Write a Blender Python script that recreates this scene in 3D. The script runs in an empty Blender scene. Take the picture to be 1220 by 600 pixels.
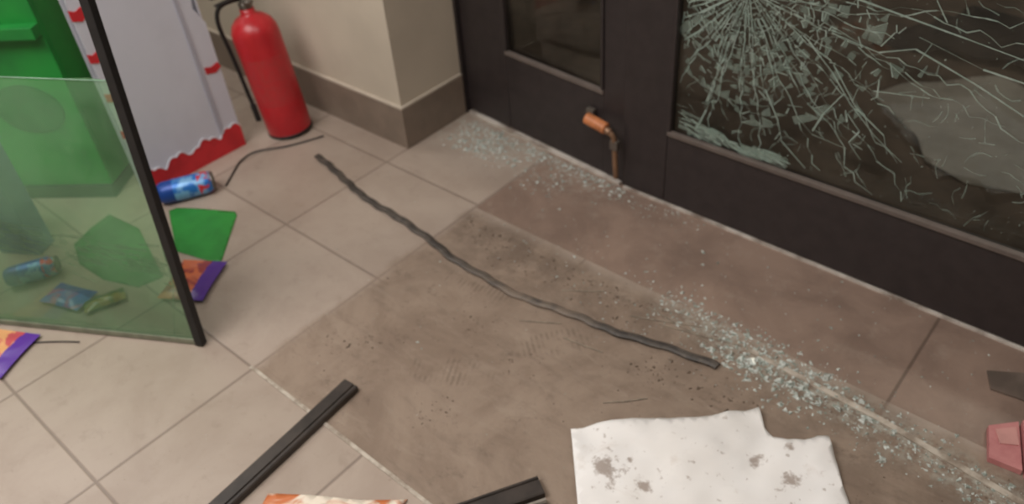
import bpy, bmesh, math, random
from mathutils import Vector, Matrix
random.seed(7)
sc=bpy.context.scene
sc.view_settings.view_transform='Standard'
def s2l(c):
    return tuple(((v/255)/12.92 if v/255<=.04045 else ((v/255+.055)/1.055)**2.4) for v in c)+(1,)
# ---------------------------------------------------------------- node helpers
class NT:
    def __init__(s,name):
        s.m=bpy.data.materials.new(name); s.m.use_nodes=True; s.t=s.m.node_tree; s.n=s.t.nodes; s.l=s.t.links
        s.b=s.n['Principled BSDF']; s.out=s.n['Material Output']
    def put(s,sock,v):
        if isinstance(v,bpy.types.NodeSocket): s.l.new(v,sock)
        else: sock.default_value=v
    def math(s,op,a,b=0,c=None):
        n=s.n.new('ShaderNodeMath'); n.operation=op; s.put(n.inputs[0],a); s.put(n.inputs[1],b)
        if c is not None: s.put(n.inputs[2],c)
        return n.outputs[0]
    def mix(s,f,a,b,mode='MIX'):
        n=s.n.new('ShaderNodeMix'); n.data_type='RGBA'; n.blend_type=mode
        s.put(n.inputs[0],f); s.put(n.inputs[6],a); s.put(n.inputs[7],b); return n.outputs[2]
    def obj(s):
        n=s.n.new('ShaderNodeTexCoord'); return n.outputs['Object']
    def sep(s,v):
        n=s.n.new('ShaderNodeSeparateXYZ'); s.l.new(v,n.inputs[0]); return n.outputs
    def noise(s,scale,detail=4,rough=.6,vec=None,dist=0):
        n=s.n.new('ShaderNodeTexNoise'); s.l.new(vec or s.obj(),n.inputs['Vector'])
        n.inputs['Scale'].default_value=scale; n.inputs['Detail'].default_value=detail; n.inputs['Roughness'].default_value=rough
        n.inputs['Distortion'].default_value=dist
        return n.outputs['Fac']
    def ramp(s,f,a,b):
        n=s.n.new('ShaderNodeMapRange'); n.interpolation_type='SMOOTHSTEP'
        s.put(n.inputs[0],f); n.inputs[1].default_value=a; n.inputs[2].default_value=b; return n.outputs[0]
    def bump(s,h,strength=.3,dist=.002):
        n=s.n.new('ShaderNodeBump'); n.inputs['Strength'].default_value=strength; n.inputs['Distance'].default_value=dist
        s.l.new(h,n.inputs['Height']); s.l.new(n.outputs[0],s.b.inputs['Normal'])
def mat(name,col,rough=.5,var=.12,scale=12,metal=0,col2=None,bump=.15):
    t=NT(name); c=s2l(col); c2=s2l(col2) if col2 else tuple(v*(1-var*2) for v in c[:3])+(1,)
    f=t.ramp(t.noise(scale),.35,.7)
    t.l.new(t.mix(f,c,c2),t.b.inputs['Base Color'])
    t.b.inputs['Roughness'].default_value=rough; t.b.inputs['Metallic'].default_value=metal
    if bump: t.bump(t.noise(scale*6),bump)
    return t.m
def glassmat(name,tint,refl=(.9,.95,.92),fres=1.5,haze=0,hazecol=(200,215,205),hscale=8,lo=.3,hi=.75,base=0):
    t=NT(name); t.n.remove(t.b)
    tr=t.n.new('ShaderNodeBsdfTransparent'); tr.inputs[0].default_value=tint+(1,)
    gl=t.n.new('ShaderNodeBsdfGlossy'); gl.inputs['Color'].default_value=refl+(1,); gl.inputs['Roughness'].default_value=.03
    fr=t.n.new('ShaderNodeFresnel'); fr.inputs[0].default_value=fres
    mx=t.n.new('ShaderNodeMixShader'); t.l.new(fr.outputs[0],mx.inputs[0]); t.l.new(tr.outputs[0],mx.inputs[1]); t.l.new(gl.outputs[0],mx.inputs[2])
    last=mx
    if haze:
        d=t.n.new('ShaderNodeBsdfDiffuse'); d.inputs[0].default_value=s2l(hazecol)
        f=t.math('MULTIPLY_ADD',t.ramp(t.noise(hscale),lo,hi),haze,base)
        m2=t.n.new('ShaderNodeMixShader'); t.l.new(f,m2.inputs[0]); t.l.new(mx.outputs[0],m2.inputs[1]); t.l.new(d.outputs[0],m2.inputs[2]); last=m2
    t.l.new(last.outputs[0],t.out.inputs['Surface']); return t.m
# ---------------------------------------------------------------- mesh helpers
def link(o,parent=None):
    sc.collection.objects.link(o)
    if parent: o.parent=parent
    return o
def empty(name,loc=(0,0,0),rot=(0,0,0)):
    o=bpy.data.objects.new(name,None); o.location=loc; o.rotation_euler=rot; o.empty_display_size=.05; return link(o)
def mesh(name,verts,faces,m,parent=None,smooth=False):
    if isinstance(m,NT): m=m.m
    me=bpy.data.meshes.new(name); me.from_pydata([tuple(v) for v in verts],[],faces); me.update()
    o=bpy.data.objects.new(name,me); me.materials.append(m)
    if smooth:
        for p in me.polygons: p.use_smooth=True
    return link(o,parent)
def box(name,a,b,m,parent=None,bev=0.003):
    x0,y0,z0=a;x1,y1,z1=b
    v=[(x,y,z) for x in(x0,x1) for y in(y0,y1) for z in(z0,z1)]
    f=[(0,1,3,2),(4,6,7,5),(0,4,5,1),(2,3,7,6),(0,2,6,4),(1,5,7,3)]
    o=mesh(name,v,f,m,parent)
    if bev:
        md=o.modifiers.new('bevel','BEVEL'); md.width=bev; md.segments=2
    return o
def fixn(o):
    bm=bmesh.new(); bm.from_mesh(o.data); bmesh.ops.recalc_face_normals(bm,faces=bm.faces); bm.to_mesh(o.data); bm.free(); return o
def prism(name,pts,z0,th,m,parent=None):
    n=len(pts)
    v=[(p[0],p[1],z0) for p in pts]+[(p[0],p[1],z0+th) for p in pts]
    f=[tuple(range(n))[::-1],tuple(range(n,2*n))]+[(i,(i+1)%n,n+(i+1)%n,n+i) for i in range(n)]
    return fixn(mesh(name,v,f,m,parent))
def sheet(name,pts,z0,m,wave=.006,cuts=18,th=.0008,seed=0,parent=None,fold=0):
    bm=bmesh.new()
    vs=[bm.verts.new((p[0],p[1],0)) for p in pts]; bm.faces.new(vs)
    xs=[p[0] for p in pts]; ys=[p[1] for p in pts]
    for i in range(1,cuts):
        x=min(xs)+(max(xs)-min(xs))*i/cuts
        bmesh.ops.bisect_plane(bm,geom=bm.verts[:]+bm.edges[:]+bm.faces[:],plane_co=(x,0,0),plane_no=(1,0,0))
        y=min(ys)+(max(ys)-min(ys))*i/cuts
        bmesh.ops.bisect_plane(bm,geom=bm.verts[:]+bm.edges[:]+bm.faces[:],plane_co=(0,y,0),plane_no=(0,1,0))
    from mathutils import noise as N
    bmesh.ops.recalc_face_normals(bm,faces=bm.faces)
    for v in bm.verts:
        z=wave*abs(N.noise(Vector((v.co.x*5+seed,v.co.y*5,seed))))*1.6
        if fold: z+=fold*abs(N.noise(Vector((v.co.x*13+4,v.co.y*13,seed+2))))
        v.co.z=z0+z+.0005
    me=bpy.data.meshes.new(name); bm.to_mesh(me); bm.free(); me.materials.append(m)
    for p in me.polygons: p.use_smooth=True
    o=link(bpy.data.objects.new(name,me),parent)
    md=o.modifiers.new('s','SOLIDIFY'); md.thickness=th; md.offset=1
    return o
def lathe(name,prof,m,parent=None,seg=40,loc=(0,0,0)):
    v=[];f=[]
    for r,z in prof:
        for i in range(seg):
            a=2*math.pi*i/seg; v.append((r*math.cos(a)+loc[0],r*math.sin(a)+loc[1],z+loc[2]))
    for k in range(len(prof)-1):
        for i in range(seg):
            j=(i+1)%seg; f.append((k*seg+i,k*seg+j,(k+1)*seg+j,(k+1)*seg+i))
    f.append(tuple(range(seg))[::-1]); f.append(tuple(range((len(prof)-1)*seg,len(prof)*seg)))
    return mesh(name,v,f,m,parent,smooth=True)
def tube(name,pts,r,m,parent=None,res=8):
    cu=bpy.data.curves.new(name,'CURVE'); cu.dimensions='3D'; cu.bevel_depth=r; cu.bevel_resolution=3; cu.use_fill_caps=True
    sp=cu.splines.new('NURBS'); sp.points.add(len(pts)-1); sp.use_endpoint_u=True; sp.order_u=3
    for p,q in zip(sp.points,pts): p.co=(q[0],q[1],q[2],1)
    cu.materials.append(m); return link(bpy.data.objects.new(name,cu),parent)
def catmull(p,n=8):
    q=[p[0]]+list(p)+[p[-1]]; out=[]
    for i in range(1,len(q)-2):
        for k in range(n):
            t=k/n; a,b,c,d=[Vector(z) for z in q[i-1:i+3]]
            out.append(.5*((2*b)+(-a+c)*t+(2*a-5*b+4*c-d)*t*t+(-a+3*b-3*c+d)*t**3))
    out.append(Vector(p[-1])); return out
def sweep(name,path,prof,m,parent=None):
    P=[Vector((p[0],p[1],p[2] if len(p)>2 else 0)) for p in path]; v=[];f=[];k=len(prof)
    for i,p in enumerate(P):
        d=(P[min(i+1,len(P)-1)]-P[max(i-1,0)]); d.z=0; d.normalize(); s=Vector((-d.y,d.x,0))
        for a,b in prof: v.append(p+s*a+Vector((0,0,b)))
    for i in range(len(P)-1):
        for j in range(k): f.append((i*k+j,i*k+(j+1)%k,(i+1)*k+(j+1)%k,(i+1)*k+j))
    f.append(tuple(range(k))[::-1]); f.append(tuple(range((len(P)-1)*k,len(P)*k)))
    return fixn(mesh(name,v,f,m,parent))
# ---------------------------------------------------------------- camera
X=Vector((.7585,.3762,-.5322)).normalized(); D=Vector((.0667,.7676,.6374)).normalized()
Z=-D; Y=Z.cross(X).normalized(); X=Y.cross(Z)
M=Matrix(((X.x,-X.y,-X.z,0),(Y.x,-Y.y,-Y.z,0),(Z.x,-Z.y,-Z.z,1.6),(0,0,0,1)))
cd=bpy.data.cameras.new('camera'); cam=bpy.data.objects.new('camera',cd); link(cam); cam.matrix_world=M
cd.sensor_width=36; cd.lens=36*955/1220; cd.clip_start=.05; sc.camera=cam
cd.dof.use_dof=True; cd.dof.focus_distance=1.30; cd.dof.aperture_fstop=2.9
# ---------------------------------------------------------------- floor material
def floor_mat():
    t=NT('tiled_floor'); o=t.obj(); x,y,_=t.sep(o)
    A=t.math
    gx=A('PINGPONG',A('ADD',x,2.05),.23); gy=A('PINGPONG',A('SUBTRACT',y,.14),.23)
    d=A('MINIMUM',gx,gy)
    line=A('SUBTRACT',1,t.ramp(d,.0016,.0060))
    wob=A('MULTIPLY',A('SUBTRACT',t.noise(9,4,.6),.5),.09)
    inx=A('GREATER_THAN',x,-1.585)
    thr=A('MULTIPLY',inx,A('GREATER_THAN',y,1.505))
    mtm=A('MULTIPLY',A('MULTIPLY',t.ramp(A('ADD',x,wob),-1.615,-1.565),A('SUBTRACT',1,t.ramp(A('ADD',y,wob),1.45,1.53))),A('GREATER_THAN',y,.6))
    ix=A('FLOOR',A('DIVIDE',A('ADD',x,2.05),.46)); iy=A('FLOOR',A('DIVIDE',A('SUBTRACT',y,.14),.46))
    cb=t.n.new('ShaderNodeCombineXYZ'); t.l.new(ix,cb.inputs[0]); t.l.new(iy,cb.inputs[1])
    wn=t.n.new('ShaderNodeTexWhiteNoise'); wn.noise_dimensions='2D'; t.l.new(cb.outputs[0],wn.inputs['Vector'])
    tile=t.mix(wn.outputs['Value'],s2l((172,157,144)),s2l((163,148,135)))
    mott=t.ramp(t.noise(4,6,.65,dist=.4),.35,.68)
    tile=t.mix(A('MULTIPLY',mott,.5),tile,s2l((144,127,114)))
    tile=t.mix(A('MULTIPLY',t.ramp(t.noise(17,5,.7),.55,.7),.22),tile,s2l((120,104,92)))
    tile=t.mix(A('MULTIPLY',line,.68),tile,s2l((112,97,87)))
    st=t.mix(t.ramp(t.noise(5,7,.65,dist=.5),.3,.7),s2l((146,124,110)),s2l((124,104,92)))
    tj=A('SUBTRACT',1,t.ramp(A('PINGPONG',A('ADD',x,.21),.695),.002,.006))
    st=t.mix(A('MULTIPLY',tj,.7),st,s2l((85,70,60)))
    st=t.mix(A('MULTIPLY',t.ramp(t.noise(14,6,.7),.52,.72),.35),st,s2l((162,146,132)))
    dn=t.ramp(t.noise(3.5,8,.7,dist=.6),.35,.65)
    md=t.mix(dn,s2l((146,128,112)),s2l((126,108,93)))
    fine=t.ramp(t.noise(22,7,.78),.53,.68)
    big=t.ramp(t.noise(3.2,3,.6),.40,.58)
    md=t.mix(A('MULTIPLY',A('MULTIPLY',fine,big),.6),md,s2l((88,73,62)))
    # trodden scuffs : stretched noise in two directions
    for rz,f_,c_ in ((.7,.35,(160,144,128)),(-.5,.3,(100,85,73))):
        mp=t.n.new('ShaderNodeMapping'); mp.inputs['Scale'].default_value=(3,11,1); mp.inputs['Rotation'].default_value=(0,0,rz); mp.inputs['Location'].default_value=(rz*3,1,0); t.l.new(o,mp.inputs['Vector'])
        md=t.mix(A('MULTIPLY',t.ramp(t.noise(1.6,6,.68,vec=mp.outputs[0],dist=.5),.52,.68),f_),md,s2l(c_))
    # sole print ridges : wave bands limited to two foot sized ovals
    for fx,fy,ra in ((-1.15,.92,.5),(-.98,1.18,.9),(-1.32,1.22,.2)):
        mp=t.n.new('ShaderNodeMapping'); mp.vector_type='TEXTURE'; mp.inputs['Location'].default_value=(fx,fy,0); mp.inputs['Rotation'].default_value=(0,0,ra); t.l.new(o,mp.inputs['Vector'])
        u,v_,_z=t.sep(mp.outputs[0])
        rr=A('ADD',A('POWER',A('DIVIDE',u,.14),2),A('POWER',A('DIVIDE',v_,.05),2))
        fm=A('MULTIPLY',A('SUBTRACT',1,t.ramp(rr,.6,1.1)),t.ramp(A('SINE',A('MULTIPLY',u,420)),-.2,.5))
        fm=A('MULTIPLY',fm,t.ramp(t.noise(16,4,.6),.45,.62))
        md=t.mix(A('MULTIPLY',fm,.45),md,s2l((96,81,69)))
    band=A('MULTIPLY',t.ramp(y,1.1,1.42),t.ramp(t.noise(8,7,.72),.40,.60))
    md=t.mix(A('MULTIPLY',band,.55),md,s2l((102,87,75)))
    c=t.mix(thr,tile,st); c=t.mix(mtm,c,md)
    dl=A('ABSOLUTE',A('SUBTRACT',y,A('MULTIPLY_ADD',x,-.10,1.40)))
    dust=A('MULTIPLY',A('MULTIPLY',A('SUBTRACT',1,t.ramp(dl,.0,.095)),t.ramp(x,-.95,-.6)),t.ramp(t.noise(34,6,.75),.42,.62))
    d2=A('MULTIPLY',A('MULTIPLY',t.ramp(y,1.66,1.88),A('SUBTRACT',1,t.ramp(x,-1.45,-1.1))),t.ramp(t.noise(30,6,.75),.46,.62))
    dust=A('MAXIMUM',dust,A('MULTIPLY',d2,.8))
    c=t.mix(A('MULTIPLY',dust,.6),c,s2l((178,178,166)))
    sp=t.ramp(t.noise(60,3,.6),.66,.74); c=t.mix(A('MULTIPLY',sp,.3),c,s2l((90,76,66)))
    t.l.new(c,t.b.inputs['Base Color'])
    r=A('MULTIPLY_ADD',mtm,.3,.42); t.l.new(r,t.b.inputs['Roughness'])
    h=A('SUBTRACT',A('MULTIPLY',t.noise(40,6,.7),A('MULTIPLY_ADD',mtm,1.5,.15)),A('MULTIPLY',line,A('SUBTRACT',1,A('MAXIMUM',mtm,thr))))
    t.bump(h,.35,.003)
    return t.m
FL=floor_mat()
mesh('floor',[(-6,-3,0),(2.5,-3,0),(2.5,2.02,0),(-6,2.02,0)],[(0,1,2,3)],FL)
PAVE=mat('pavement_asphalt',(96,82,70),.8,.2,7,bump=.5)
mesh('ground_outside',[(-8,2.02,-.01),(7,2.02,-.01),(7,9,-.01),(-8,9,-.01)],[(0,1,2,3)],PAVE)
# ---------------------------------------------------------------- room
WALL=mat('painted_plaster',(194,182,165),.7,.05,3,bump=.05)
CEIL=mat('ceiling_paint',(225,222,214),.8,.03,3)
BASE=mat('baseboard_tile',(132,117,104),.45,.1,7)
CAP=mat('baseboard_cap',(196,184,168),.5,.08,9)
box('wall_pillar',(-6,1.64,0),(-2.06,2.1,2.9),WALL,bev=0)
box('wall_left',(-6.1,-3,0),(-6,2.1,2.9),WALL,bev=0)
box('wall_back',(-6,-3.1,0),(2.5,-3,2.9),WALL,bev=0)
box('wall_right',(2.5,-3,0),(2.6,2.1,2.9),WALL,bev=0)
box('wall_above_door',(-2.06,1.86,2.3),(2.5,2.1,2.9),WALL,bev=0)
box('ceiling',(-6,-3,2.9),(2.5,2.1,3.0),CEIL,bev=0)
bb=empty('baseboard_pillar')
box('face_tile_1',(-3.05,1.628,0),(-2.047,1.640,.165),BASE,bb,.0008)
box('face_tile_2',(-3.66,1.628,0),(-3.052,1.640,.165),BASE,bb,.0008)
box('cap_face',(-3.66,1.6285,.1655),(-2.0475,1.640,.172),CAP,bb,0)
box('face_tile_side',(-2.060,1.6405,0),(-2.047,1.95,.165),BASE,bb,.0008)
box('cap_side',(-2.060,1.6405,.1655),(-2.0475,1.95,.172),CAP,bb,0)
# ---------------------------------------------------------------- doors
FR=mat('door_frame_dark',(50,43,43),.45,.12,20,bump=.1)
BEAD=mat('glazing_bead',(104,94,88),.4,.1,20)
DGL=glassmat('door_glass',(.66,.68,.64),fres=1.45,haze=.10,hazecol=(150,138,122),hscale=5)
CR=NT('glass_crack')
CR.b.inputs['Roughness'].default_value=.25
CR.b.inputs['Alpha'].default_value=.62; CR.l.new(CR.mix(CR.noise(40),s2l((212,228,218)),s2l((115,145,130))),CR.b.inputs['Base Color']); CRM=CR.m
CR2=NT('glass_crush'); CR2.b.inputs['Roughness'].default_value=.3; CR2.b.inputs['Alpha'].default_value=.32; CR2.l.new(CR2.mix(CR2.noise(30),s2l((196,214,202)),s2l((90,120,105))),CR2.b.inputs['Base Color'])
def leaf(name,origin,yaw,w,sl,sr,rail,h=2.25):
    e=empty(name,origin,(0,0,yaw)); d=.045
    box('stile_left',(0,0,.012),(sl,d,h),FR,e); box('stile_right',(w-sr,0,.012),(w,d,h),FR,e)
    box('bottom_rail',(sl,.001,.012),(w-sr,d-.001,rail),FR,e); box('top_rail',(sl,.001,h-.12),(w-sr,d-.001,h-.001),FR,e)
    b=.016
    box('bead_bottom',(sl,-.006,rail),(w-sr,.012,rail+b),BEAD,e,.003)
    box('bead_left',(sl,-.006,rail+b),(sl+b*.7,.012,h-.12),FR,e,.003)
    box('bead_right',(w-sr-b*.7,-.006,rail+b),(w-sr,.012,h-.12),FR,e,.003)
    mesh('glass',[(sl,.02,rail),(w-sr,.02,rail),(w-sr,.02,h-.12),(sl,.02,h-.12)],[(0,1,2,3)],DGL,e)
    return e
LW=math.hypot(.785,.08)
l1=leaf('door_1',(-2.045,1.972,0),math.atan2(-.075,.785),LW,.235,.09,.315)
l2=leaf('door_2',(-1.258,1.885,0),math.atan2(-.012,1.26),2.4,.165,.15,.262)
TH=mat('threshold_strip',(204,196,186),.6,.15,9,col2=(120,104,92))
ts=empty('trim_threshold')
prism('strip_right',[(-1.25,1.880),(1.2,1.859),(1.2,1.93),(-1.25,1.93)],0,.007,TH,ts)
prism('strip_left',[(-2.04,1.958),(-1.27,1.886),(-1.27,1.93),(-2.04,2.0)],0,.007,TH,ts)
box('trim_jamb',(-2.0595,1.955,0),(-2.047,2.03,2.3),FR,bev=.001)
def strips(name,lines,m,parent,y=.017,w=.0016):
    v=[];f=[]
    for ln in lines:
        for i in range(len(ln)-1):
            a=Vector(ln[i]);b=Vector(ln[i+1]); d=b-a
            if d.length<1e-5: continue
            ww=w*random.uniform(.3,1.5); s=Vector((-d.y,d.x)).normalized()*ww
            k=len(v); v+=[(a.x-s.x,y,a.y-s.y),(b.x-s.x*.7,y,b.y-s.y*.7),(b.x+s.x*.7,y-.0005,b.y+s.y*.7),(a.x+s.x,y-.0005,a.y+s.y)]; f.append((k,k+1,k+2,k+3))
    return mesh(name,v,f,m,parent)
cx,cz=.365,.76
L=[]
xmin,xmax,zmin=.18,2.2,.285
def clampin(p): return p[0]>xmin and p[0]<xmax and p[1]>zmin and p[1]<2.1
nr=84; ang=[2*math.pi*(i+random.uniform(-.4,.4))/nr for i in range(nr)]
for a in ang:
    q_=random.random(); R=random.uniform(.20,.40) if q_<.8 else random.uniform(.4,.8)
    if -.9<math.sin(a)<.3 and math.cos(a)>.4 and random.random()<.35: R=random.uniform(.5,1.3)
    p=[];r=random.choice([.01,.04,.08]);aa=a
    while r<R:
        q=(cx+r*math.cos(aa),cz+r*math.sin(aa))
        if not clampin(q): break
        p.append(q); r+=.025; aa+=random.uniform(-.03,.03)
    L.append(p)
rings=[.02,.035,.05,.065,.08,.10,.115,.13,.15,.165,.18,.20,.215,.235,.25,.27,.29,.31,.34,.37,.41,.46]
crush=[]
for r in rings:
    for i in range(nr):
        a0,a1=ang[i],ang[(i+1)%nr]+(2*math.pi if i==nr-1 else 0)
        r0=r*random.uniform(.95,1.06); r1=r*random.uniform(.95,1.06)
        p=[(cx+r0*math.cos(a0),cz+r0*math.sin(a0)),(cx+r1*math.cos(a1),cz+r1*math.sin(a1))]
        if not all(clampin(q) for q in p): continue
        if random.random()>(.30 if r<.25 else .60): L.append(p)
        if random.random()<(.36 if .10<r<.32 else .16):
            r2=r+random.uniform(.01,.022); crush.append(p+[(cx+r2*math.cos(a1),cz+r2*math.sin(a1)),(cx+r2*math.cos(a0),cz+r2*math.sin(a0))])
strips('impact_cracks',L,CRM,l2,w=.0014)
v=[];f=[]
for q in crush:
    n=len(v); v+=[(a,.0185,b) for a,b in q]; f.append((n,n+1,n+2,n+3))
mesh('crushed_zones',v,f,CR2,l2)
LL=[[(.62,.62),(.70,.52),(.78,.47),(.80,.42)],[(.80,.74),(.95,.70),(1.05,.69),(1.2,.66)],[(.62,.80),(.9,.76),(1.3,.70),(1.6,.64)],
    [(.66,.60),(.73,.58),(.86,.60)],[(.45,.5),(.5,.42),(.52,.36),(.6,.30)],[(.3,.47),(.28,.38),(.25,.30)],[(.55,.45),(.6,.41),(.69,.40)],
    [(.55,.66),(.62,.60),(.68,.53),(.76,.46),(.84,.41)],[(.60,.70),(.72,.68),(.80,.71),(.95,.66),(1.1,.60)],[(.66,.55),(.62,.48),(.60,.42)],[(.68,.50),(.72,.46),(.70,.42),(.74,.38)]]
strips('long_cracks',LL,CRM,l2,w=.0018)
L=[]
for k in range(230):
    x=random.uniform(.2,1.35); z=random.uniform(.30,.88); a=random.uniform(0,6.28); ln=[(x,z)]
    for i in range(random.randint(1,4)):
        x+=.018*math.cos(a); z+=.018*math.sin(a); a+=random.uniform(-.8,.8)
        if clampin((x,z)): ln.append((x,z))
    if len(ln)>1: L.append(ln)
strips('hairline_cracks',L,CR2,l2,w=.0015)
sl=[]
for k in range(84):
    x=random.uniform(.185,.50); z=.288+.03*random.random()+max(0,(.38-x))*.32*random.random(); ln=[];a=random.uniform(-.35,.15); n=random.randint(2,5)
    for i in range(n):
        ln.append((x,z)); x+=random.uniform(.01,.03)*1; z=max(.283,z+a*.02); a-=.12
    sl.append(ln)
strips('edge_slivers',sl[:44],CRM,l2,y=.010,w=.0026)
strips('edge_slivers_clear',sl[44:],CR2,l2,y=.008,w=.007)
v=[];f=[]
for k in range(420):
    x=random.uniform(.19,1.35); z=random.uniform(.29,.85); s=random.uniform(.001,.0035); n=len(v)
    v+=[(x+random.uniform(-s,s),.016,z+random.uniform(-s,s)) for _ in range(3)]; f.append((n,n+1,n+2))
mesh('glass_chips',v,f,CRM,l2)
OR=mat('worn_orange_plastic',(200,126,80),.45,.2,30); BR=mat('worn_brass',(150,116,90),.4,.2,30,metal=.3); STL=mat('dull_steel',(120,112,104),.4,.1,30,metal=.6)
hd=empty('door_handle',(-1.335,1.900,.235))
def rodx(name,a,b,r,m,parent,seg=20,r2=None):
    a=Vector(a);b=Vector(b);d=b-a; q=d.to_track_quat('Z','Y'); r2=r2 or r
    pr=[(r*.7,0),(r,.12*r),(r,r*.4),(r2,d.length-.4*r2),(r2,d.length-.12*r2),(r2*.7,d.length)]
    o=lathe(name,pr,m,parent,seg); o.location=a; o.rotation_mode='QUATERNION'; o.rotation_quaternion=q; return o
box('escutcheon',(-.075,-.012,-.05),(-.045,.008,.02),STL,hd)
rodx('spindle',(-.06,-.01,-.01),(-.03,-.045,0),.008,STL,hd)
rodx('grip',(-.048,-.045,.008),(.036,-.05,-.004),.020,OR,hd)
rodx('grip_end',(.03,-.05,-.006),(.052,-.05,-.012),.012,BR,hd)
tube('bent_lever',[(.045,-.05,-.012),(.062,-.048,-.02),(.066,-.045,-.05),(.064,-.04,-.11),(.066,-.035,-.19)],.009,BR,hd)
box('lock_tongue',(.050,-.054,-.075),(.080,-.03,-.04),STL,hd,.004)
# ---------------------------------------------------------------- outside
WP=mat('weathered_paper',(186,182,174),.8,.12,6)
sheet('paper_sheet_outdoor',[(-.84,2.96),(-.72,3.12),(-.475,3.36),(-.25,3.22),(-.12,2.62),(-.36,2.55),(-.50,2.60),(-.60,2.76)],-.009,WP,.02)
DK=mat('dark_cloth',(26,23,23),.9,.3,8)
sheet('dark_cloth',[(-1.0,3.35),(-.75,3.9),(-.2,4.0),(.2,3.5),(-.3,3.4),(-.5,3.44)],-.009,DK,.07)
# ---------------------------------------------------------------- fire extinguisher
RED=mat('red_enamel',(190,36,44),.33,.12,6,bump=.03); BLK=mat('black_rubber',(30,28,28),.6,.2,20)
fe=empty('fire_extinguisher',(-2.552,1.462,.003),(math.radians(2.5),math.radians(-4),0))
R=.087
lathe('cylinder',[(R*.9,0),(R*.98,.004),(R,.015),(R,.395),(R*.97,.42),(R*.85,.445),(R*.62,.465),(R*.38,.476),(R*.3,.485),(R*.3,.5)],RED,fe,48)
lathe('base_shade_ring',[(R*.98,.001),(R*1.02,.002),(R*1.02,.010),(R*.99,.012)],BLK,fe,48)  # thin black ring standing in for the dark shadow at the cylinder foot
lathe('valve_body',[(.02,.495),(.024,.5),(.024,.52),(.016,.525),(.016,.55),(.02,.555),(.02,.57),(.008,.575)],STL,fe,24)
box('carry_handle',(-.012,-.11,.545),(.012,.02,.553),BLK,fe,.003); o=box('squeeze_lever',(-.012,-.12,.575),(.012,.025,.583),BLK,fe,.003)
lathe('pressure_gauge',[(.018,0),(.019,.004),(.019,.012),(.015,.015)],STL,fe,20,(.026,0,.52))
tube('hose',[(0,.02,.53),(-.02,-.07,.55),(-.04,-.110,.50),(-.05,-.095,.36),(-.05,-.092,.22),(-.05,-.090,.12)],.008,BLK,fe)
rodx('hose_nozzle',(-.05,-.090,.14),(-.05,-.090,.07),.011,BLK,fe)
v=[];f=[];n=16
for i in range(n+1):
    a=math.radians(-95+i*110/n)
    for z in (.14,.33): v.append((R*1.006*math.cos(a),R*1.006*math.sin(a),z))
for i in range(n): f.append((2*i,2*i+2,2*i+3,2*i+1))
mesh('label',v,f,mat('extinguisher_label',(180,40,46),.4,.1,50,col2=(170,54,54)),fe,True)
# ---------------------------------------------------------------- white carton board with red scalloped border
WH=mat('white_cardboard',(206,205,216),.6,.04,4,bump=.05); RP=mat('red_print',(204,42,50),.5,.1,14)
ct=empty('cardboard_display_carton',(-2.61,.9,0))
h=1.15
def boardpoly(name,pts,x,th,m,par):
    n=len(pts); v=[(x,p[0],p[1]) for p in pts]+[(x-th,p[0],p[1]) for p in pts]
    f=[tuple(range(n)),tuple(range(2*n-1,n-1,-1))]+[(i,n+i,n+(i+1)%n,(i+1)%n) for i in range(n)]
    return fixn(mesh(name,v,f,m,par))
boardpoly('front_board',[(-.03,.0),(.385,.0),(.385,.50),(.355,.56),(.375,.68),(.37,h),(-.03,h)],0,.006,WH,ct)
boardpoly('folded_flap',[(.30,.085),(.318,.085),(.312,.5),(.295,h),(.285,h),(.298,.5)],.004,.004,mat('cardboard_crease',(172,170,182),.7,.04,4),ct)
w=[(-.03,.001),(.387,.001)]
top=[]
for i in range(90):
    u=i/89; y=.387-.417*u; s=abs(math.sin(u*math.pi*3.6+.5)); s2=abs(math.sin(u*math.pi*9+.2)); top.append((y,.052+.028*s+.012*s2+.014*(1-u)))
boardpoly('red_scallop_border',w+top,.004,.004,RP,ct)
top2=[(y,z+.006) for y,z in top]
boardpoly('white_scallop_edge',top2+[(y,z+.001) for y,z in reversed(top)],.005,.004,mat('white_edge',(222,220,226),.6,.03,5),ct)
for i,(y,z,dy,dz) in enumerate([(-.035,.66,.05,.035),(-.035,.52,.04,.03),(-.035,.38,.045,.03),(-.035,.24,.04,.03),(.325,.325,.062,.026)]):
    boardpoly('red_tab_%d'%(i+1),[(y,z),(y+dy*.6,z-dz*.3),(y+dy,z+dz*.2),(y+dy*.9,z+dz),(y+dy*.4,z+dz*.7),(y,z+dz)],.003,.003,RP,ct)
box('side_panel',(-.045,.375,0),(-.006,.381,h),WH,ct,0)
box('rear_board',(-.051,-.03,0),(-.045,.381,h),WH,ct,0)
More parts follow.
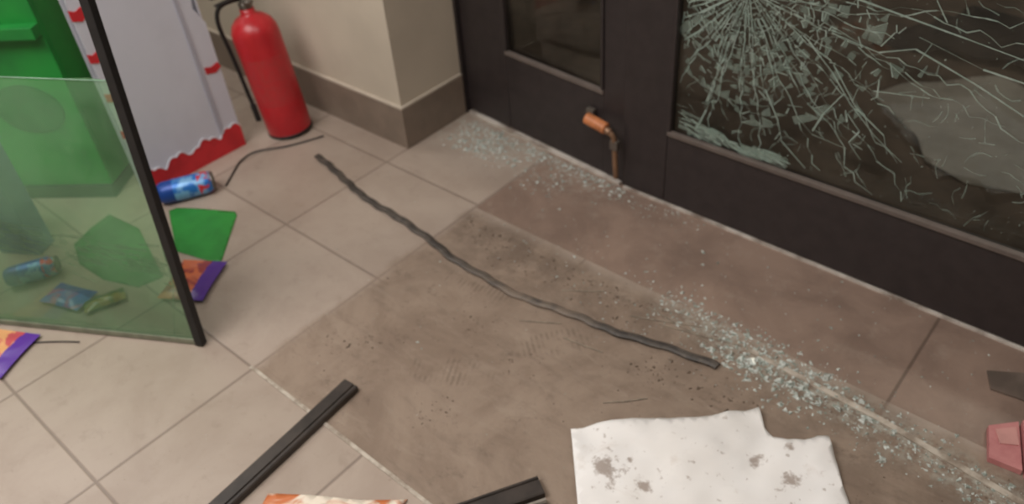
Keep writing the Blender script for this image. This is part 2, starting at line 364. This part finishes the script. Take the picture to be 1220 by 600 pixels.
# ---------------------------------------------------------------- green display stand
GR=mat('green_panel',(36,142,58),.45,.2,3,col2=(26,112,50)); GD=mat('dark_green_print',(26,100,46),.5,.15,9); KB=mat('stand_plinth',(30,50,40),.5,.2,9)
ds=empty('green_display_stand',(-2.70,.79,0),(0,0,math.atan2(-.29,-.39)+math.pi))
box('plinth',(-.9,0,0),(0,.35,.05),KB,ds); box('front_panel',(-.9,.012,.05),(0,.03,1.35),GR,ds)
box('side_right',(-.02,.03,.05),(0,.35,1.35),GR,ds); box('side_left',(-.9,.03,.05),(-.88,.35,1.35),GR,ds); box('top_shelf',(-.9,.012,1.35),(0,.35,1.37),GR,ds)
box('shelf_lip',(-.9,-.03,.62),(0,.012,.66),GR,ds)
n=32
for k,(ox,oz,rx,rz,nm) in enumerate([(-.17,.36,.12,.09,'oval_print_1'),(-.22,.88,.13,.12,'oval_print_2')]):
    v=[(ox+rx*math.cos(2*math.pi*i/n),.008,oz+rz*math.sin(2*math.pi*i/n)) for i in range(n)]+[(ox+rx*math.cos(2*math.pi*i/n),.012,oz+rz*math.sin(2*math.pi*i/n)) for i in range(n)]
    mesh(nm,v,[tuple(range(n))]+[(i,(i+1)%n,n+(i+1)%n,n+i) for i in range(n)],GD,ds)
bx=empty('blue_grey_box',(-2.66,.47,0),(0,0,math.radians(30)))
BG=mat('blue_grey_card',(104,122,150),.6,.1,8)
box('body',(-.1,-.04,0),(.05,.04,.40),BG,bx); box('lid_flap',(-.1,-.045,.40),(.05,.05,.406),BG,bx,.001)
# ---------------------------------------------------------------- leaning broken glass pane
PG=glassmat('pane_glass',(.74,.93,.74),fres=1.45,haze=.26,hazecol=(136,182,138),hscale=2.4,lo=.3,hi=.6,base=.12)
e=Vector((.871,.491,0)).normalized(); up=Vector((-.0555,.0955,.968)).normalized(); up=(up-e*up.dot(e)).normalized(); nn=e.cross(up)
gp=empty('broken_glass_pane')
gp.matrix_world=Matrix(((e.x,-nn.x,up.x,-1.789),(e.y,-nn.y,up.y,.563),(e.z,-nn.z,up.z,.003),(0,0,0,1)))
W=1.0
broken=[(0,0),(0,.785)]
x=0
while x>-W:
    x-=random.uniform(.03,.09); broken.append((max(x,-W),.787+random.uniform(-.006,.006)))
broken.append((-W,0))
mesh('glass',[(p[0],0,p[1]) for p in broken],[tuple(range(len(broken)))],PG,gp)
GE=mat('glass_edge',(130,165,140),.2,.2,30)
box('gasket_right',(-.012,-.012,0),(.012,.012,1.25),BLK,gp,.002)
box('gasket_left',(-W-.012,-.012,0),(-W+.012,.012,1.25),BLK,gp,.002)
box('spacer_bottom',(-W,-.006,0),(-.012,.006,.016),mat('aluminium_spacer',(128,130,112),.4,.15,20,metal=.2),gp,.001)
box('broken_top_edge',(-W,-.0015,.784),(-.012,.0015,.787),GE,gp,.0005)
L=[]
for k in range(90):
    x=random.uniform(-.65,-.06); z=.335+(x+.55)*-.15+random.gauss(0,.026); ln=[];a=random.uniform(-.45,.05)
    for i in range(random.randint(2,5)): ln.append((x,z)); x+=random.uniform(.01,.045); z+=a*.03
    L.append([p for p in ln if p[0]<-.02])
L=[l for l in L if len(l)>1]
strips('scratch_cracks',L[:40],CRM,gp,y=.003,w=.0018)
strips('scratch_haze',L[40:],CR2,gp,y=.0025,w=.007)
L=[[(-.6,.02),(-.4,.03),(-.2,.022),(-.05,.03)],[(-.3,.02),(-.2,.05),(-.05,.035)],[(-.08,.02),(-.03,.2),(-.02,.4)]]
strips('edge_cracks',L,CRM,gp,y=.003,w=.0015)
# ---------------------------------------------------------------- items on the floor (left)
GC=mat('green_sheet',(46,138,54),.55,.12,10)
sheet('green_sheet',[(-2.46,.86),(-2.45,.885),(-2.26,.998),(-2.235,.99),(-2.065,.815),(-2.075,.795),(-2.231,.75)],.001,GC,.006)
sheet('green_sheet',[(-2.62,.72),(-2.45,.74),(-2.15,.655),(-2.17,.58),(-2.30,.53),(-2.44,.52),(-2.56,.56),(-2.60,.64)],.0005,mat('green_floor_haze',(58,122,60),.6,.2,5),.003,seed=3)  # flat sheet painting the green haze on the floor behind the pane
sheet('green_sheet',[(-2.45,.16),(-2.44,.175),(-2.30,.235),(-2.28,.228),(-2.33,.19)],.001,GC,.002)
def can(name,a,b,r=.033,c=(40,110,190)):
    a=Vector(a);b=Vector(b); e0=empty(name,(0,0,0)); d=b-a; L=d.length
    t=NT(name+'_print'); _,_,z=t.sep(t.obj()); n1=t.ramp(t.noise(22,3),.45,.55)
    col=t.mix(n1,s2l(c),s2l((120,170,215))); bandm=t.math('LESS_THAN',z,L*.28); col=t.mix(bandm,col,s2l((30,70,150)))
    b2=t.math('GREATER_THAN',z,L*.72); col=t.mix(t.math('MULTIPLY',b2,t.ramp(t.noise(30),.5,.56)),col,s2l((200,50,60)))
    t.l.new(col,t.b.inputs['Base Color']); t.b.inputs['Metallic'].default_value=.2; t.b.inputs['Roughness'].default_value=.35
    lathe('body',[(r*.75,0),(r*.8,.003),(r*.86,.006),(r,.018),(r,L-.025),(r*.85,L-.008)],t.m,e0)
    lathe('rim',[(r*.84,L-.01),(r*.86,L-.009),(r*.86,L-.003),(r*.8,L-.001),(r*.78,L-.004)],STL,e0)
    q=d.to_track_quat('Z','Y'); e0.rotation_mode='QUATERNION'; e0.rotation_quaternion=q; e0.location=a
can('drink_can',(-2.52,.87,.041),(-2.43,1.04,.041),r=.040)
can('drink_can',(-2.52,.33,.034),(-2.45,.47,.034),c=(36,96,180))
def packet(name,c,ang,l,w,h,c1,c2,c3,tilt=0):
    t=NT(name+'_print'); x,y,_=t.sep(t.obj())
    n1=t.ramp(t.noise(14,3,.5,dist=1),.45,.55); col=t.mix(n1,s2l(c1),s2l(c2))
    edge=t.math('GREATER_THAN',t.math('ADD',y,t.math('MULTIPLY',t.noise(8),.02)),w*.24); col=t.mix(edge,col,s2l(c3))
    t.l.new(col,t.b.inputs['Base Color']); t.b.inputs['Roughness'].default_value=.3
    N=14; v=[];f=[]
    for s in (1,-1):
        for i in range(N+1):
            for j in range(N+1):
                u=i/N*2-1; q=j/N*2-1
                bulge=h/2*(max(0,1-abs(u/.88)**4))*(max(0,1-abs(q)**3)); bulge*=1+.18*math.sin(u*9+q*5)
                v.append((u*l/2,q*w/2*(1-.05*(1-u*u)),(h/2+s*bulge if s>0 else h/2-bulge*.98)+.0006*s))
    K=(N+1)**2
    for s in (0,1):
        for i in range(N):
            for j in range(N):
                a=s*K+i*(N+1)+j; q=(a,a+N+1,a+N+2,a+1); f.append(q if s==0 else q[::-1])
    o=mesh(name,v,f,t.m,None,True); o.location=(c[0],c[1],.001+(c[2] if len(c)>2 else 0)); o.rotation_euler=(tilt,0,ang); return o
packet('snack_packet',(-2.045,.70,.001),math.radians(-58),.18,.15,.022,(205,110,70),(150,60,60),(82,44,140))
packet('snack_packet',(-2.235,.175),math.radians(-62),.17,.16,.02,(220,160,110),(190,80,90),(92,50,150))
packet('snack_packet',(-2.30,.42),math.radians(20),.15,.09,.02,(70,110,200),(160,90,160),(50,70,160))
packet('snack_packet',(-2.19,.48),math.radians(70),.12,.06,.02,(150,130,60),(110,120,50),(70,90,40))
CB=mat('black_cable',(26,24,24),.5,.1,20)
tube('power_cable',[(-2.42,1.07,.004),(-2.47,1.135,.004),(-2.52,1.20,.004),(-2.53,1.27,.004),(-2.48,1.33,.004),(-2.44,1.38,.004),(-2.39,1.50,.004)],.0035,CB)
tube('power_cable',[(-2.22,.24,.003),(-2.16,.30,.003),(-2.089,.346,.003)],.0022,CB)
# ---------------------------------------------------------------- rubber strip, profiles
t=NT('rubber_seal'); rx,ry,_=t.sep(t.obj())
dustf=t.math('MULTIPLY',t.math('MULTIPLY',t.ramp(rx,-1.45,-1.2),t.math('SUBTRACT',1,t.ramp(rx,-1.05,-.88))),t.ramp(t.noise(12,4),.3,.55))
c=t.mix(t.ramp(t.noise(30),.4,.65),s2l((60,54,49)),s2l((84,76,68))); c=t.mix(t.math('MULTIPLY',dustf,.75),c,s2l((122,107,93)))
t.l.new(c,t.b.inputs['Base Color']); t.b.inputs['Roughness'].default_value=.6; RB=t.m
path=catmull([(-2.30,1.392),(-2.2,1.374),(-2.088,1.350),(-1.98,1.324),(-1.872,1.312),(-1.74,1.304),(-1.598,1.287),(-1.47,1.262),(-1.331,1.257),(-1.22,1.251),(-1.097,1.268),(-.97,1.290),(-.861,1.301),(-.73,1.336),(-.592,1.355)])
path=[(p.x,p.y+.0025*math.sin(i*1.1),.001+.004*abs(math.sin(i*.21))) for i,p in enumerate([Vector((q[0],q[1],0)) for q in path])]
sweep('rubber_seal_strip',path,[(-.012,0),(-.012,.005),(-.005,.009),(-.002,.005),(.002,.005),(.005,.009),(.012,.005),(.012,0)],RB)
PB=mat('dark_profile',(60,52,47),.5,.2,20)
CHN=[(-.024,0),(-.024,.017),(-.020,.020),(.010,.020),(.012,.016),(.016,.016),(.018,.020),(.022,.020),(.025,.017),(.025,0)]
sweep('door_frame_profile',[(-1.316,.722,.001),(-1.296,.5,.001),(-1.258,.05,.001)],CHN,PB)
pr=empty('door_frame_profile_scrap')
sweep('profile_dark',[(-.836,.598,.001),(-.726,.789,.001)],CHN,PB,pr)
sweep('profile_silver',[(-.802,.580,.001),(-.694,.767,.001)],[(-.006,0),(-.006,.012),(-.003,.018),(.003,.018),(.006,.012),(.006,0)],mat('silver_profile',(160,152,142),.35,.15,30,metal=.3),pr)
sweep('profile_dark_thin',[(-.785,.572,.001),(-.680,.754,.001)],[(-.007,0),(-.007,.014),(.007,.014),(.007,0)],PB,pr)
ME=mat('worn_metal_edge',(190,180,166),.5,.25,22,col2=(136,122,108))
box('trim_mat_edge_front',(-1.60,.594,0),(.6,.604,.003),ME,bev=.0005)
sweep('trim_mat_edge_door',[(-.55,1.458,0),(-.2,1.44,0),(.09,1.405,0),(.5,1.36,0)],[(-.008,0),(-.008,.004),(.008,.004),(.008,0)],ME)
# ---------------------------------------------------------------- white paper
def paper_mat():
    t=NT('soiled_white_paper'); o=t.obj(); x,y,_=t.sep(o); A=t.math
    c=t.mix(t.ramp(t.noise(3,3),.3,.7),s2l((242,240,238)),s2l((228,224,219)))
    nz=t.noise(20,6,.75); m=None
    for (px,py,r) in [(-.627,.915,.030),(-.547,.934,.018),(-.381,1.156,.022),(-.293,1.146,.018),(-.61,.975,.010),(-.33,1.22,.010)]:
        d=A('SQRT',A('ADD',A('POWER',A('SUBTRACT',x,px),2),A('POWER',A('SUBTRACT',y,py),2)))
        d=A('ADD',A('DIVIDE',d,r),A('MULTIPLY',A('SUBTRACT',nz,.5),6))
        s=A('SUBTRACT',1,t.ramp(d,.35,1.25)); m=s if m is None else A('MAXIMUM',m,s)
    c=t.mix(A('MULTIPLY',m,.7),c,s2l((124,100,82)))
    sm=t.ramp(t.noise(7,6,.7,dist=1),.56,.72); c=t.mix(A('MULTIPLY',sm,.35),c,s2l((184,166,150)))
    sp=t.ramp(t.noise(48,4,.6),.62,.72); c=t.mix(A('MULTIPLY',sp,.5),c,s2l((140,120,104)))
    t.l.new(c,t.b.inputs['Base Color']); t.b.inputs['Roughness'].default_value=.7; return t.m
sheet('torn_white_paper',[(-.771,.960),(-.70,1.04),(-.618,1.116),(-.56,1.158),(-.508,1.206),(-.475,1.255),(-.445,1.291),(-.425,1.268),(-.405,1.245),(-.378,1.232),(-.345,1.238),(-.315,1.262),(-.295,1.292),(-.274,1.302),(-.17,1.175),(-.05,1.03),(-.5,.655),(-.637,.809)],.004,paper_mat(),.016,34,fold=.016)
t=NT('flyer_print'); c=t.mix(t.ramp(t.noise(9,3,.5,dist=1.5),.45,.6),s2l((226,214,196)),s2l((196,112,66)))
c=t.mix(t.ramp(t.noise(7,2,.5),.58,.64),c,s2l((92,52,40))); t.l.new(c,t.b.inputs['Base Color'])
sheet('printed_flyer',[(-1.225,.385),(-1.15,.437),(-1.04,.505),(-.950,.577),(-.92,.46),(-1.13,.20)],.001,t.m,.005)
# ---------------------------------------------------------------- pink box scraps
PK=mat('pink_card',(196,132,130),.6,.15,12,col2=(174,106,108))
pk=empty('pink_cardboard_box')
prism('panel_left',[(.0,1.560),(.050,1.612),(.095,1.475),(.028,1.468)],.001,.016,PK,pk)
prism('panel_right',[(.056,1.612),(.15,1.68),(.22,1.50),(.103,1.470)],.001,.026,PK,pk)
prism('torn_flap',[(.015,1.555),(.05,1.59),(.07,1.54),(.035,1.52)],.017,.003,mat('pink_light',(206,150,144),.6,.1,12),pk)
db=empty('broken_glass_debris')
prism('brown_tile_chip',[(-.055,1.745),(.02,1.79),(.05,1.70),(-.03,1.69)],.001,.005,mat('brown_tile',(116,102,92),.4,.2,9),db)
SH=NT('shard_glass'); SH.l.new(SH.mix(SH.ramp(SH.noise(90),.4,.6),s2l((160,170,160)),s2l((232,238,232))),SH.b.inputs['Base Color']); SH.b.inputs['Roughness'].default_value=.15; SH.b.inputs['Alpha'].default_value=.7
def mass(name,items,m,flat=.35,parent=None):
    v=[];f=[]
    for (x,y,s) in items:
        k=len(v); n=random.choice([3,4,5]); a0=random.uniform(0,6.28); hgt=s*flat*random.uniform(.4,1)
        st=random.uniform(.4,1); ca,sa=math.cos(a0),math.sin(a0)
        for lvl in (0,1):
            for i in range(n):
                a=2*math.pi*i/n+.4*math.sin(k+i); r=s*(1-.35*lvl)*(.7+.3*math.sin(k*1.7+i*2))
                px,py=r*math.cos(a),r*math.sin(a)*st
                v.append((x+px*ca-py*sa,y+px*sa+py*ca,.0005+lvl*hgt+(lvl*s*.3*math.cos(a) if lvl else 0)*.5))
        f.append(tuple(range(k+n,k+2*n))); f+= [(k+i,k+(i+1)%n,k+n+(i+1)%n,k+n+i) for i in range(n)]
    return mesh(name,v,f,m,parent)
it=[]
G=random.gauss; U=random.uniform
for _ in range(460): it.append((G(-1.83,.09),min(1.92,G(1.81,.045)),abs(G(0,.006))+.0015))
for _ in range(520):
    t_=U(0,1); it.append((-1.98+.75*t_,1.925-.05*t_-abs(G(0,.035)),abs(G(0,.005))+.0015))
for _ in range(110): it.append((G(-1.5,.07),min(1.87,G(1.74,.05)),abs(G(0,.004))+.0015))
for _ in range(1100):
    t_=U(0,1); it.append((-.85+1.05*t_,1.50-.12*t_+G(0,.035+.012*t_),abs(G(0,.0045))+.0012))
for _ in range(420): it.append((G(-.48,.11),G(1.43,.04),abs(G(0,.007))+.002))
for _ in range(220): it.append((U(-.95,-.2),U(1.30,1.55),abs(G(0,.003))+.001))
for _ in range(200): it.append((U(-1.3,.3),U(1.5,1.87),abs(G(0,.0024))+.001))
for _ in range(120): it.append((U(-1.3,-.9),1.87-abs(G(0,.03)),abs(G(0,.003))+.001))
for _ in range(200): it.append((U(-2.2,-.2),U(.6,1.6),abs(G(0,.002))+.0008))
for _ in range(150): it.append((G(-1.0,.3),G(1.42,.08),abs(G(0,.003))+.0008))
for (a,b,s) in [(-.95,1.565,.013),(-.93,1.58,.008),(-.62,1.49,.008),(-.43,1.60,.006),(-1.35,1.66,.010),(-1.28,1.60,.007),(-2.0,1.30,.006),(-1.76,1.62,.006),(-.86,1.74,.012),(-.80,1.72,.012),(-.83,1.69,.010)]: it.append((a,b,s))
for _ in range(60): it.append((G(-1.6,.12),G(.45,.10),.0015))
pp=[(-.771,.960),(-.445,1.291),(-.274,1.302),(-.05,1.03),(-.5,.655)]
def inpoly(x,y,P):
    c=False
    for i in range(len(P)):
        a,b=P[i],P[i-1]
        if (a[1]>y)!=(b[1]>y) and x<(b[0]-a[0])*(y-a[1])/(b[1]-a[1])+a[0]: c=not c
    return c
def nearstrip(x,y): return any(abs(x-p[0])<.03 and abs(y-p[1])<.018 for p in path)
it=[(x,y,s) for x,y,s in it if y<(1.95 if x<-1.25 else 1.87) and not(x<-2.03 and y>1.6) and not(x>-.03 and 1.44<y<1.70) and not (x<-1.95 and y<1.1) and not (-1.36<x<-1.2 and y<.75) and not inpoly(x,y,pp) and not (x>-1 and y<.82) and not nearstrip(x,y)]
mass('shards',it,SH.m,parent=db)
it=[]
for _ in range(420): 
    t_=U(0,1); it.append((-1.55+.75*t_,1.44-abs(G(0,.06))+.02*t_,abs(G(0,.0026))+.0008))
for cx_,cy_ in [(-1.46,.80),(-1.40,.88),(-1.2,1.1),(-1.0,1.05),(-.95,1.38),(-1.3,1.36),(-1.45,1.4),(-1.08,.80),(-.72,1.24)]:
    for _ in range(38): it.append((G(cx_,.035),G(cy_,.03),abs(G(0,.0026))+.0006))
for _ in range(420): it.append((U(-1.57,.1),U(.62,1.5),abs(G(0,.0017))+.0006))
for _ in range(90): it.append((G(-.62,.10),G(1.28,.05),abs(G(0,.004))+.001))
it=[(x,y,s) for x,y,s in it if not inpoly(x,y,pp) and not (x>-.99 and y<.82) and not (-1.36<x<-1.2 and y<.75) and not nearstrip(x,y)]
mass('dirt_crumbs',it,mat('dry_dirt',(112,96,82),.9,.3,60,col2=(84,70,59)),.4,db)
SP=mat('splinter',(150,138,122),.6,.2,30)
for i,(a,b) in enumerate([((-.88,1.38),(-.70,1.46)),((-.98,1.20),(-.86,1.22)),((-.86,1.44),(-.66,1.42)),((-.68,1.16),(-.76,1.08)),((-1.12,1.18),(-1.02,1.24)),((-1.1,1.35),(-1.0,1.42)),((-.80,1.40),(-.58,1.46))]):
    sweep('sliver_%d'%(i+1),[(a[0],a[1],.001),((a[0]+b[0])/2+.005,(a[1]+b[1])/2,.002),(b[0],b[1],.001)],[(-.0018,0),(-.001,.002),(.001,.002),(.0018,0)],SP,db)
# ---------------------------------------------------------------- lights
def area(name,loc,size,power,col,rot=(0,0,0)):
    l=bpy.data.lights.new(name,'AREA'); l.shape='RECTANGLE'; l.size=size[0]; l.size_y=size[1]; l.energy=power; l.color=col
    o=bpy.data.objects.new(name,l); o.location=loc; o.rotation_euler=rot; link(o)
area('ceiling_light',(-1.9,-.6,2.86),(1.8,1.6),80,(1,.97,.95))
area('ceiling_light',(-.2,.4,2.86),(1.6,1.0),25,(1,.96,.93))
area('ceiling_light',(-4.2,.2,2.86),(1.4,1.4),34,(1,.98,.97))
l=bpy.data.lights.new('outside_fill','POINT'); l.energy=115; l.color=(1,.88,.76); l.shadow_soft_size=.2  # added fill light that brightens the pavement and paper outside, no visible source
o=bpy.data.objects.new('outside_fill',l); o.location=(.2,4.6,3.4); link(o)
w=bpy.data.worlds.new('night'); sc.world=w; w.use_nodes=True; w.node_tree.nodes['Background'].inputs[0].default_value=(.02,.022,.03,1); w.node_tree.nodes['Background'].inputs[1].default_value=.6
